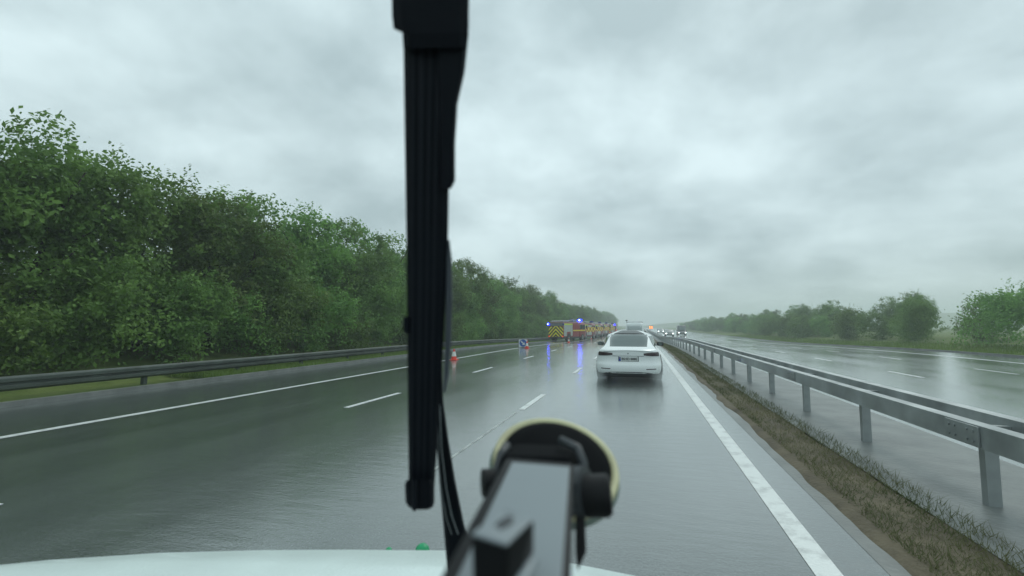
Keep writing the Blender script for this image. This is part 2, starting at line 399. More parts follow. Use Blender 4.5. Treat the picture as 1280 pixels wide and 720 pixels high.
# ------------------------------------------------------------------ trees and bushes
def foliage(seed, rx, ry, h, z0, clumps, per, leaf, lobes):
    rnd = random.Random(seed); V, F = [], []
    LB = []
    for k in range(lobes):
        a = rnd.uniform(0, 6.283); q = rnd.uniform(.1, .62)
        zz = rnd.uniform(.12, .80)
        LB.append((Vector((math.cos(a) * rx * q, math.sin(a) * ry * q, z0 + (h - z0) * zz)), rnd.uniform(.30, .52) * min(rx, ry) * (1.15 - .45 * zz)))
    LB.append((Vector((rnd.uniform(-.3, .3) * rx, 0, z0 + (h - z0) * .84)), .16 * (h - z0)))
    for c in range(clumps):
        ctr, rad = rnd.choice(LB)
        d = Vector((rnd.gauss(0, 1), rnd.gauss(0, 1), rnd.gauss(0.15, 1))).normalized()
        cc = ctr + Vector((d.x, d.y, d.z * 1.1)) * rad * rnd.uniform(.55, 1.08)
        if cc.z < z0 * .6: cc.z = z0 * .6 + rnd.random() * .4
        cr_ = rnd.uniform(.22, .55)
        for l in range(per):
            e = Vector((rnd.gauss(0, 1), rnd.gauss(0, 1), rnd.gauss(0, .8))) * cr_ * .5
            p = cc + e
            nrm = (d * .7 + Vector((rnd.gauss(0, .6), rnd.gauss(0, .6), rnd.gauss(.35, .6)))).normalized()
            a = nrm.orthogonal().normalized(); a.rotate(Matrix.Rotation(rnd.uniform(0, 6.28), 3, nrm)); b = nrm.cross(a)
            s = leaf * rnd.uniform(.6, 1.3); n = len(V)
            V += [p - a * s * .5, p - b * s * .28 + nrm * s * .06, p + a * s * .55, p + b * s * .28 + nrm * s * .06]
            F.append((n, n + 1, n + 2, n + 3))
    # loose shoots at the top
    for c in range(14):
        ctr, rad = rnd.choice(LB); base = ctr + Vector((rnd.gauss(0, .3) * rad, rnd.gauss(0, .3) * rad, rad * .95)); ln = rnd.uniform(.3, .9)
        lean = Vector((rnd.gauss(0, .25), rnd.gauss(0, .25), 1))
        for l in range(16):
            p = base + lean * ln * l / 16 + Vector((rnd.gauss(0, .06), rnd.gauss(0, .06), 0))
            nrm = Vector((rnd.gauss(0, 1), rnd.gauss(0, 1), rnd.gauss(0, 1))).normalized(); a = nrm.orthogonal().normalized(); b = nrm.cross(a)
            s = leaf * .75; n = len(V)
            V += [p - a * s * .5, p - b * s * .28, p + a * s * .5, p + b * s * .28]; F.append((n, n + 1, n + 2, n + 3))
    return V, F
def make_trunk(seed, h, r):
    rnd = random.Random(seed); bm = bmesh.new()
    pts = [Vector((0, 0, -.4))]; x = y = 0
    for k in range(1, 7):
        x += rnd.gauss(0, .12); y += rnd.gauss(0, .12); pts.append(Vector((x, y, h * .7 * k / 6)))
    tube(bm, pts, r, 8, r * .25)
    for k in range(7):
        b = pts[2 + k % 4]; a = rnd.uniform(0, 6.28); L = rnd.uniform(.9, 1.7)
        e = b + Vector((math.cos(a) * L, math.sin(a) * L, L * rnd.uniform(.5, 1.1)))
        tube(bm, [b, (b + e) / 2 + Vector((0, 0, -.1)), e], r * .42, 6, r * .1)
    return bm
variants = []
for s in range(5):
    h = [6.4, 5.9, 6.9, 6.1, 6.6][s]
    V, F = foliage(100 + s, 3.3, 3.3, h, .3, 430, 44, .17, 20)
    t = empty('broadleaf_tree', (0, 0, 0)); raw('crown', V, F, M_leafdark, t); link('trunk', make_trunk(s, h, .17), M_bark, t, True)
    variants.append(t)
bush = []
for s in range(4):
    V, F = foliage(300 + s, 2.3, 2.3, [3.3, 2.7, 3.7, 3.0][s], .25, 210, 34, .15, 13)
    b = raw('bush', V, F, M_leafbush); bush.append(b)
used = set()
def place(protos, k, x, y, z, sc, label, cat, group, szf=1):
    pr = protos[k]
    if k in used_map[id(protos)]: o = copy_tree(pr)
    else: o = pr; used_map[id(protos)].add(k)
    o.location = (x, y, z); o.rotation_euler = (0, 0, random.uniform(0, 6.28)); o.scale = (sc, sc, sc * szf)
    tag(o, label, cat, group); return o
used_map = {id(variants): set(), id(bush): set()}
rt = random.Random(5)
tx, y, i = 0, 1.5, 0
GT = 'trees in the belt along the left verge'
while y < 330:
    x = -18.4 + rt.uniform(-.7, .7); hs = rt.uniform(1.04, 1.22)
    if y > 170: hs *= 1.12 + .1 * math.sin(y * .05)
    place(variants, rt.randrange(5), x, y, gz(y) + bank(x, y) - .1, hs, 'dark green broadleaf tree in the dense belt above the left crash barrier', 'tree', GT, rt.uniform(.92, 1.08))
    if i % 2 == 0:
        xb = -23.2 + rt.uniform(-.8, .8)
        place(variants, rt.randrange(5), xb, y + 1.2, gz(y) + bank(xb, y) - .3, hs * .98, 'dark green broadleaf tree in the dense belt above the left crash barrier', 'tree', GT, .95)
    y += rt.uniform(2.6, 3.6) if y < 100 else rt.uniform(4, 5.4); i += 1
y = 2
GB = 'bushes in front of the left tree belt'
while y < 250:
    x = -15.9 + rt.uniform(-.4, .3)
    place(bush, rt.randrange(4), x, y, gz(y) + bank(x, y) - .1, rt.uniform(.8, 1.12), 'bright green bush between the left crash barrier and the tree belt', 'bush', GB)
    y += rt.uniform(2.2, 3.0) if y < 90 else rt.uniform(3.2, 4.4)
y = 30
GR = 'bushes beyond the opposite carriageway'
while y < 300:
    x = 25 + rt.uniform(-1, 2.5)
    place(bush, rt.randrange(4), x, y, gz(y) + bank(x, y) - .1, rt.uniform(.9, 1.35), 'low green bush on the verge beyond the opposite carriageway', 'bush', GR)
    y += rt.uniform(3.4, 6.5)
y = 62
GR = 'trees beyond the opposite carriageway'
while y < 330:
    x = 31 + rt.uniform(-2, 5)
    place(variants, rt.randrange(5), x, y, gz(y) + bank(x, y) - .1, rt.uniform(.7, .95), 'hazy tree behind the bushes beyond the opposite carriageway', 'tree', GR)
    y += rt.uniform(5, 11)

# grass along the left verge
def grass(x0, x1, y0, y1, n, seed, hmax, w0=.012):
    rnd = random.Random(seed); V, F = [], []
    for k in range(n):
        y = y0 + (y1 - y0) * rnd.random() ** 1.6; x = rnd.uniform(x0, x1)
        z = gz(y) + bank(x, y); h = rnd.uniform(.06, hmax); a = rnd.uniform(0, 3.14); w = w0 * (1 + y * .05)
        dx_, dy_ = math.cos(a) * w, math.sin(a) * w; lx, ly = rnd.gauss(0, .05), rnd.gauss(0, .05); m = len(V)
        V += [(x - dx_, y - dy_, z), (x + dx_, y + dy_, z), (x + lx, y + ly, z + h)]; F.append((m, m + 1, m + 2))
    return V, F
V, F = grass(-14.9, -12.25, 12, 130, 42000, 3, .22)
struct(raw('grass', V, F, M_blade), 'stuff')
V, F = grass(1.72, 2.3, 2.5, 60, 22000, 9, .06, .0030)
V2, F2 = grass(2.32, 2.5, 2.5, 60, 4000, 10, .09, .0025)
struct(raw('weeds', [(a, b, c + .06) for a, b, c in V + V2], F + [tuple(q + len(V) for q in f) for f in F2], M_weed), 'stuff')
V, F = grass(19.1, 24, 24, 120, 16000, 4, .3)
struct(raw('grass', V, F, M_blade), 'stuff')

# ------------------------------------------------------------------ cones and keep-right sign
def cone():
    r = empty('traffic_cone', (0, 0, 0))
    bx('base', M_cone, r, -.17, .17, -.17, .17, 0, .035, bev=.01)
    bm = bmesh.new(); cyl(bm, (0, 0, .27), (0, 0, 1), .135, .48, 20, .03)
    link('cone_body', bm, M_cone, r)
    bm = bmesh.new(); cyl(bm, (0, 0, .285), (0, 0, 1), .112, .22, 20, .064); link('reflective_sleeve', bm, M_conew, r)
    return r
c0 = cone(); GC = 'traffic cones along the closed left lane'
for i, (x, y, lb) in enumerate(((-8.52, 21.3, 'red and white traffic cone on the left edge line, nearest cone, standing alone'),
                          (-8.02, 34.2, 'red and white traffic cone right in front of the blue arrow sign'),
                          (-8.5, 58.5, 'red and white traffic cone beside the rear wheel of the nearest fire engine'),
                          (-8.3, 84, 'small far traffic cone beside the second fire engine'))):
    c = c0 if i == 0 else copy_tree(c0)
    c.location = (x, y, gz(y) + .024); tag(c, lb, 'traffic cone', GC)
sg = empty('keep_right_sign', (-8.55, 35.2, gz(35.2) + .02), R(6), 'square roadworks sign with white arrow on a blue disc, standing low on the road edge', 'sign')
M_signw = mat('sign_grey', (.60, .64, .64), .4, noise=.04); M_signb = mat('sign_blue', (.01, .09, .38), .35, noise=.06); M_signr = mat('sign_red', (.5, .03, .03), .4)
bx('frame', M_black, sg, -.36, .36, -.02, .02, .02, .68, bev=.01)
bx('board', M_signw, sg, -.33, .33, -.035, -.022, .05, .65)
bx('side_flap', M_signr, sg, .335, .37, -.04, -.022, .05, .65)
bm = bmesh.new(); cyl(bm, (0, -.042, .36), (0, 1, 0), .27, .012, 36); link('disc', bm, M_signb, sg)
bm = bmesh.new()
Mt = Matrix.Translation((0, -.053, .36)) @ Matrix.Rotation(R(45), 4, 'Y')
box(bm, -.20, .03, -.004, .004, -.045, .045, M=Mt)
tri = [bm.verts.new(Mt @ Vector(p)) for p in ((.03, -.004, -.13), (.20, -.004, 0), (.03, -.004, .13), (.03, .004, -.13), (.20, .004, 0), (.03, .004, .13))]
bm.faces.new(tri[:3]); bm.faces.new(tri[3:][::-1])
for a, b in ((0, 1), (1, 2), (2, 0)): bm.faces.new((tri[a], tri[b], tri[b + 3], tri[a + 3]))
link('arrow', bm, M_signw, sg)
bm = bmesh.new(); tube(bm, [(-.3, .02, .6), (-.3, .42, 0)], .014); tube(bm, [(.3, .02, .6), (.3, .42, 0)], .014); box(bm, -.36, .36, .36, .46, 0, .04); link('rear_stay', bm, M_black, sg)

# ------------------------------------------------------------------ cars (lofted from plan outlines at rising levels)
def lerp_table(tab, z, k):
    for a, b in zip(tab, tab[1:]):
        if a[0] <= z <= b[0]:
            t = (z - a[0]) / (b[0] - a[0]) if b[0] > a[0] else 0
            return a[k] + (b[k] - a[k]) * t
    return tab[0][k] if z < tab[0][0] else tab[-1][k]
class Body:
    """tab rows: z, half width, rear y, front y, rear corner depth, front corner depth"""
    def __init__(s, tab, nr=5, taper=None): s.tab = tab; s.nr = nr; s.taper = taper
    def rf(s, z):
        if not s.taper: return 1
        z0, z1, k = s.taper; t = min(1, max(0, (z - z0) / (z1 - z0))); return 1 - k * t
    def rear(s, x, z, off=0):
        w = lerp_table(s.tab, z, 1) * s.rf(z); yr = lerp_table(s.tab, z, 2); c = lerp_table(s.tab, z, 4)
        return Vector((x, yr + c * min(1, abs(x) / w) ** s.nr - off, z))
    def front(s, x, z, off=0):
        w = lerp_table(s.tab, z, 1); yf = lerp_table(s.tab, z, 3); c = lerp_table(s.tab, z, 5)
        return Vector((x, yf - c * min(1, abs(x) / w) ** 4 + off, z))
    def side(s, sg_, y, z, off=0):
        w = lerp_table(s.tab, z, 1); k = s.rf(z); y0 = lerp_table(s.tab, z, 2) + lerp_table(s.tab, z, 4); y1 = lerp_table(s.tab, z, 3) - lerp_table(s.tab, z, 5)
        t = min(1, max(0, (y - y0) / max(.01, y1 - y0))); t = min(1, t / .6)
        return Vector((sg_ * (w * (k + (1 - k) * t) + off), y, z))
    def mesh(s, name, m, parent, sub=2, zs=None):
        zs = zs or [r[0] for r in s.tab]; V, F = [], []
        ts = [-1, -.985, -.93, -.84, -.7, -.5, -.25, 0, .25, .5, .7, .84, .93, .985, 1]
        n = None
        for z in zs:
            w = lerp_table(s.tab, z, 1); ring = [s.rear(t * w * s.rf(z), z) for t in ts]
            y0, y1 = ring[-1].y, s.front(w, z).y
            ring += [s.side(1, y0 + (y1 - y0) * k / 5, z) for k in range(1, 5)]
            ring += [s.front(t * w, z) for t in reversed(ts)]
            ring += [s.side(-1, y1 + (y0 - y1) * k / 5, z) for k in range(1, 5)]
            n = len(ring); V += ring
        for j in range(len(zs) - 1):
            for i in range(n): F.append((j * n + i, j * n + (i + 1) % n, (j + 1) * n + (i + 1) % n, (j + 1) * n + i))
        F.append(tuple(reversed(range(n)))); F.append(tuple(range((len(zs) - 1) * n, len(zs) * n)))
        return raw(name, V, F, m, parent, True)
def patch(name, fn, us, vs_, m, parent, thick=.012, smooth=True):
    """curved panel: fn(u, v, off) on a body surface, given real thickness"""
    V, F = [], []; nu, nv = len(us), len(vs_)
    for off in (thick * .6, -thick):
        for v in vs_:
            for u in us: V.append(fn(u, v, off))
    k = nu * nv
    for j in range(nv - 1):
        for i in range(nu - 1):
            a = (j * nu + i, j * nu + i + 1, (j + 1) * nu + i + 1, (j + 1) * nu + i)
            F.append(a); F.append(tuple(q + k for q in reversed(a)))
    edge = [i for i in range(nu)] + [j * nu + nu - 1 for j in range(1, nv)] + [(nv - 1) * nu + i for i in range(nu - 2, -1, -1)] + [j * nu for j in range(nv - 2, 0, -1)]
    for a, b in zip(edge, edge[1:] + edge[:1]): F.append((b, a, a + k, b + k))
    return raw(name, V, F, m, parent, smooth)
def lin(a, b, n): return [a + (b - a) * i / (n - 1) for i in range(n)]
def wheel(parent, x0, x1, y, r, name='wheel'):
    bm = bmesh.new(); L = abs(x1 - x0); cyl(bm, ((x0 + x1) / 2, y, r), (1, 0, 0), r, L, 32)
    bmesh.ops.bevel(bm, geom=[e for e in bm.edges if abs(e.verts[0].co.x - e.verts[1].co.x) < 1e-4 and len(e.link_faces) == 2 and any(len(f.verts) > 4 for f in e.link_faces)], offset=.03, segments=2, affect='EDGES')
    w = link(name, bm, M_tyre, parent)
    bm = bmesh.new(); xo = x1 if abs(x1) > abs(x0) else x0
    sgn = 1 if xo > 0 else -1
    cyl(bm, (xo + sgn * .002, y, r), (1, 0, 0), r * .66, .02, 24)
    for k in range(5):
        a = k * 2 * math.pi / 5
        box(bm, -.012, .012, -.03, .03, 0, r * .6, M=Matrix.Translation((xo + sgn * .018, y, r)) @ Matrix.Rotation(a, 4, 'X'))
    link('rim', bm, M_rim, w); return w

car = empty('white_car', (-.37, 14.2, .024), 0, 'white fastback electric car driving just ahead in the right lane, spray at its wheels', 'car')
tab = [(.225, .84, .06, 4.58, .26, .4), (.24, .87, .03, 4.6, .26, .4), (.30, .895, .01, 4.65, .28, .45), (.38, .915, .0, 4.68, .30, .45),
       (.46, .922, .0, 4.69, .32, .5), (.495, .922, .012, 4.69, .33, .5), (.53, .920, .04, 4.68, .33, .5), (.62, .910, .055, 4.66, .34, .5), (.70, .898, .045, 4.6, .34, .5), (.78, .880, .035, 4.4, .33, .55), (.84, .858, .03, 4.05, .32, .55),
       (.875, .832, .03, 3.85, .30, .5), (.905, .80, .05, 3.75, .28, .45), (.92, .79, .10, 3.70, .26, .42), (.95, .81, .24, 3.64, .24, .4), (1.0, .82, .47, 3.55, .22, .36), (1.08, .80, .74, 3.38, .2, .32), (1.18, .765, 1.05, 3.18, .18, .3),
       (1.26, .725, 1.32, 3.02, .17, .28), (1.30, .69, 1.46, 2.95, .17, .27), (1.34, .61, 1.64, 2.86, .18, .26), (1.385, .50, 1.88, 2.76, .2, .24), (1.42, .40, 2.12, 2.68, .16, .2), (1.437, .32, 2.25, 2.6, .12, .15), (1.445, .24, 2.34, 2.55, .05, .05)]
B = Body(tab, 5, (.905, 1.02, .19))
cb = B.mesh('body', M_white, car)
# rear window: wider at its foot
def rw(u, v, off):
    w = lerp_table(tab, v, 1) * B.rf(v); return B.rear(u * min(w - .028, .535 + .17 * (v - .985)), v, off)
patch('rear_window', rw, lin(-1, 1, 15), [.985, 1.0, 1.04, 1.08, 1.13, 1.18, 1.22, 1.26, 1.30, 1.334], M_glass, car)
patch('glass_roof', lambda u, v, off: Vector((u * (lerp_table(tab, v, 1) * B.rf(v) - .03), B.rear(u * (lerp_table(tab, v, 1) * B.rf(v) - .03), v, off).y, v + (off > 0) * .006)), lin(-1, 1, 13), [1.335, 1.345, 1.365, 1.385, 1.405, 1.42, 1.43, 1.438], mat('roof_glass', (.008, .012, .012), .25, spec=.3), car)
for s in (-1, 1):
    patch('side_window', lambda u, v, off, s=s: B.side(s, .85 + (v - .95) * 2.1 + u * (3.35 - (v - .95) * 1.0 - .85 - (v - .95) * 2.1), v, off), lin(0, 1, 10), [.955, 1.0, 1.08, 1.18, 1.26, 1.32], M_glass, car, .006)
    # tail lamp: tapers towards the plate
    def tl(u, v, off, s=s):
        x = .435 + u * .425; h0 = .725 + .028 * (1 - u) ** 2 ; h1 = .845 - .035 * (1 - u) ** 1.5
        z = h0 + (h1 - h0) * v
        w = lerp_table(tab, z, 1); return B.rear(s * min(x, w * .985), z, off)
    lp = patch('tail_light', tl, lin(0, 1, 10), lin(0, 1, 5), M_redlens, car, .012)
    patch('lamp_edge', lambda u, v, off, s=s: tl(u, v * .12 + .02, off * .5 + .012, s), lin(0.03, .97, 10), lin(0, 1, 2), M_black, lp, .004)
    patch('reflector', lambda u, v, off, s=s: B.rear(s * (.50 + u * .27), .352 + v * .022 + u * .006, off), lin(0, 1, 6), lin(0, 1, 2), M_redlens, car, .008)
    wheel(car, s * .70, s * .945, .93, .335); wheel(car, s * .70, s * .915, 3.8, .335)
    bm = bmesh.new(); cyl(bm, (s * .905, .93, .36), (1, 0, 0), .375, .05, 30); link('wheel_arch', bm, M_black, car)
    # door mirror
    bm = bmesh.new(); box(bm, s * 1.0 - .11, s * 1.0 + .11, 2.94, 3.08, .915, 1.055, .045)
    box(bm, s * .80 if s > 0 else -.95, s * .95 if s > 0 else -.80, 2.98, 3.03, .93, .96)
    mi = link('door_mirror', bm, mat('mirror_grey', (.12, .14, .14), .4) if s < 0 else M_black, car, True)
    bm = bmesh.new(); cyl(bm, (s * 1.0, 2.928, .985), (0, 1, 0), .06, .01, 16); link('mirror_glass', bm, M_glass, mi)
# boot lid: lip, shut line, bumper line
patch('boot_lip', lambda u, v, off: B.rear(u * .70, .885 + .035 * v - .03 * u * u, off + .03 * math.sin(math.pi * min(1, v + .3))), lin(-1, 1, 15), lin(0, 1, 4), M_white, car, .012)
M_seam = mat('panel_gap', (.10, .12, .12), .6)
patch('shut_line', lambda u, v, off: B.rear(u * .44, .722 + v * .012, off), lin(-1, 1, 9), lin(0, 1, 2), M_seam, car, .004)
patch('bumper_valance', lambda u, v, off: B.rear(u * .74, .13 + v * (.15 - .06 * abs(u) ** 4), off), lin(-1, 1, 15), lin(0, 1, 4), M_black, car, .012)
bx('underbody', M_black, car, -.72, .72, .25, 4.4, .13, .20)
bx('rear_axle', M_black, car, -.72, .72, .80, .95, .20, .32)
pl = patch('number_plate', lambda u, v, off: Vector((.01 + u * .265, B.rear(0, .64, .012).y - off, .585 + v * .118)), lin(-1, 1, 2), lin(0, 1, 2), mat('plate_white', (.62, .66, .64), .4), car, .006, False)
patch('plate_recess', lambda u, v, off: Vector((.01 + u * .285, B.rear(0, .64, .004).y - off, .573 + v * .142)), lin(-1, 1, 2), lin(0, 1, 2), M_seam, car, .005, False)
bx('country_band', mat('plate_blue', (.01, .05, .35), .4), pl, -.255, -.205, B.rear(0, .64, .0225).y, B.rear(0, .64, .017).y, .587, .701)
def text(name, s, size, m, parent, loc, rot):
    c = bpy.data.curves.new(name, 'FONT'); c.body = s; c.size = size; c.align_x = 'CENTER'; c.align_y = 'CENTER'; c.extrude = .001
    o = bpy.data.objects.new(name, c); COL.objects.link(o); o.parent = parent; o.location = loc; o.rotation_euler = rot; c.materials.append(m); c.offset = .002
    bpy.context.view_layer.update(); me = bpy.data.meshes.new_from_object(o.evaluated_get(bpy.context.evaluated_depsgraph_get()))
    q = bpy.data.objects.new(name, me); COL.objects.link(q); q.parent = parent; q.location = loc; q.rotation_euler = rot; bpy.data.objects.remove(o); q.name = name; return q
tx_ = text('registration', 'BS:SD 888E', .092, M_black, pl, (.035, B.rear(0, .64, .019).y, .643), (R(90), 0, 0))
bm = bmesh.new(); 
for k in range(12):
    a = k * math.pi / 6; cyl(bm, (-.23 + .014 * math.cos(a), B.rear(0, .64, .024).y, .67 + .014 * math.sin(a)), (0, 1, 0), .003, .002, 6)
link('star_ring', bm, M_yel, pl)
bm = bmesh.new(); cyl(bm, (0, B.rear(0, .80, .004).y, .80), (0, 1, 0), .022, .008, 20); link('badge', bm, M_steel, car)

# white van ahead of it
def simple_vehicle(name, label, cat, x, y, rz, L, w, h, m, nose=1.0, group=None, rear_facing=True, lights=True, win=M_glass, z0=.25):
    v = empty(name, (x, y, gz(y) + .024), rz, label, cat, group)
    t = [(z0, w * .93, .06, L - .08, .1, .2), (z0 + .1, w, .0, L, .1, .25), (.75, w, 0, L, .1, .3), (.95, w * .99, .01, L - .1, .1, .3), (1.05, w * .98, .02, L - nose * .8, .1, .3), (1.1, w * .97, .03, L - nose, .1, .3),
         (h - .35, w * .9, .07, L - nose - .65, .12, .25), (h - .12, w * .86, .10, L - nose - .85, .14, .25), (h - .03, w * .80, .15, L - nose - .95, .14, .2), (h, w * .6, .3, L - nose - 1.1, .1, .1)]
    b = Body(t, 8); b.mesh('body', m, v)
    patch('rear_window', lambda u, q, off: b.rear(u * (w * .93 - .16), 1.15 + q * (h - .32 - 1.15), off), lin(-1, 1, 9), lin(0, 1, 4), win, v)
    patch('windscreen', lambda u, q, off: b.front(u * (w * .93 - .12), 1.14 + q * (h - .30 - 1.14), off), lin(-1, 1, 9), lin(0, 1, 4), win, v)
    for s in (-1, 1):
        patch('side_window', lambda u, q, off, s=s: b.side(s, .5 + u * (L - nose - 1.2), 1.14 + q * (h - .34 - 1.14), off), lin(0, 1, 4), lin(0, 1, 3), win, v, .006)
        patch('tail_light', lambda u, q, off, s=s: b.rear(s * (w * .84 + u * w * .11), .85 + q * .4, off), lin(0, 1, 3), lin(0, 1, 3), M_dull if rear_facing else M_redlens, v)
        patch('headlight', lambda u, q, off, s=s: b.front(s * (w * .62 + u * w * .26), .60 + q * .17, off), lin(0, 1, 3), lin(0, 1, 3), M_head if lights and not rear_facing else M_rim, v, .02)
        wheel(v, s * (w - .22), s * (w + .005), .8, .33); wheel(v, s * (w - .22), s * (w + .005), L - .85, .33)
        bm = bmesh.new(); box(bm, min(s * w, s * (w + .2)), max(s * w, s * (w + .2)), L - nose - .5, L - nose - .38, 1.12, 1.32, .03); link('door_mirror', bm, M_black, v)
    bx('bumper', M_black, v, -w * .9, w * .9, -.05, .05, .36, .52, bev=.02)
    bx('number_plate', M_yel if rear_facing else M_conew, v, -.26, .26, *((-.058, -.052) if rear_facing else (L + .005, L + .012)), .56, .67)
    return v, b
v, b = simple_vehicle('white_van', 'white high-roofed van further ahead, showing above the roof of the white car', 'van', -.62, 52, 0, 5.2, .97, 2.25, M_white, win=mat('light_grey_panel', (.42, .47, .47), .4))
bm = bmesh.new(); tube(bm, [(-.85, 1.2, 2.2), (-.85, 1.2, 2.5)], .02); box(bm, -.95, -.75, 1.15, 1.3, 2.42, 2.54, .02); link('roof_beacon', bm, M_black, v)
bm = bmesh.new(); [box(bm, -.85, .85, q, q + .05, 2.25, 2.33) for q in (.6, 1.6, 2.6)]; link('roof_bar', bm, M_steel, v)
# oncoming traffic
GO = 'oncoming cars with headlights lit'
simple_vehicle('oncoming_car', 'grey oncoming car with lit headlights, nearest of those beyond the central barrier', 'car', 5.9, 112, R(180), 4.4, .9, 1.45, mat('grey_paint', (.18, .2, .2), .3, coat=.4), group=GO, rear_facing=False)
simple_vehicle('oncoming_car', 'pale silver oncoming car with lit headlights, far off beside the central barrier', 'car', 5.9, 158, R(180), 4.4, .9, 1.5, mat('silver_paint', (.4, .42, .42), .3, coat=.4), group=GO, rear_facing=False)
simple_vehicle('oncoming_van', 'dark grey oncoming van with lit headlights in the middle lane beyond the barrier', 'van', 9.6, 128, R(180), 5.6, 1.0, 2.4, mat('dark_paint', (.05, .06, .065), .3, coat=.4), group=None, rear_facing=False)

# amber flashing signal in the central reservation
sp = empty('signal_post', (2.9, 150, gz(150) + .06), 0, 'small roadside signal with flashing amber lamps above the central barrier', 'signal')
bm = bmesh.new(); cyl(bm, (0, 0, .7), (0, 0, 1), .06, 1.4, 12); link('post', bm, M_steel, sp)
bx('lamp_board', M_black, sp, -.5, .5, -.06, .06, 1.4, 2.3, bev=.03)
for x in (-.27, .27):
    for z in (1.68, 2.05):
        bm = bmesh.new(); cyl(bm, (x, -.08, z), (0, 1, 0), .15, .05, 20); link('lamp', bm, M_amber, sp)

# ------------------------------------------------------------------ fire engines
def stripe_mat(name, ca, cb_, per, chevron=True, axis='X'):
    m = bpy.data.materials.new(name); m.use_nodes = True; t = m.node_tree; b = t.nodes['Principled BSDF']; L = t.links.new
    g = t.nodes.new('ShaderNodeTexCoord'); sp_ = t.nodes.new('ShaderNodeSeparateXYZ'); L(g.outputs['Object'], sp_.inputs[0])
    ab = t.nodes.new('ShaderNodeMath'); ab.operation = 'ABSOLUTE'; L(sp_.outputs[axis], ab.inputs[0])
    ad = t.nodes.new('ShaderNodeMath'); ad.operation = 'ADD'; L(ab.outputs[0], ad.inputs[0]); L(sp_.outputs['Z'], ad.inputs[1])
    if not chevron: # battenburg blocks: parity of the two cells
        f1 = t.nodes.new('ShaderNodeMath'); f1.operation = 'DIVIDE'; f1.inputs[1].default_value = per; L(sp_.outputs[axis], f1.inputs[0])
        f2 = t.nodes.new('ShaderNodeMath'); f2.operation = 'DIVIDE'; f2.inputs[1].default_value = per * .55; L(sp_.outputs['Z'], f2.inputs[0])
        fa = t.nodes.new('ShaderNodeMath'); fa.operation = 'FLOOR'; L(f1.outputs[0], fa.inputs[0]); fb = t.nodes.new('ShaderNodeMath'); fb.operation = 'FLOOR'; L(f2.outputs[0], fb.inputs[0])
        L(fa.outputs[0], ad.inputs[0]); L(fb.outputs[0], ad.inputs[1]); per = 2
    dv = t.nodes.new('ShaderNodeMath'); dv.operation = 'DIVIDE'; dv.inputs[1].default_value = per; L(ad.outputs[0], dv.inputs[0])
    fr = t.nodes.new('ShaderNodeMath'); fr.operation = 'FRACT'; L(dv.outputs[0], fr.inputs[0])
    gt = t.nodes.new('ShaderNodeMath'); gt.operation = 'GREATER_THAN'; gt.inputs[1].default_value = .499; L(fr.outputs[0], gt.inputs[0])
    mx_ = t.nodes.new('ShaderNodeMixRGB'); mx_.inputs[1].default_value = (*ca, 1); mx_.inputs[2].default_value = (*cb_, 1); L(gt.outputs[0], mx_.inputs[0])
    L(mx_.outputs[0], b.inputs['Base Color']); b.inputs['Roughness'].default_value = .45
    return m
M_chev = stripe_mat('rear_chevrons', (.95, .85, .02), (.05, .035, .02), .52)
M_batt = stripe_mat('side_blocks', (.80, .68, .04), (.35, .03, .02), .9, False, 'Y')
M_unlit = mat('blue_beacon_unlit', (.02, .04, .25), .2)
M_mgrey = mat('grey_panel', (.22, .25, .25), .4, metal=.3)
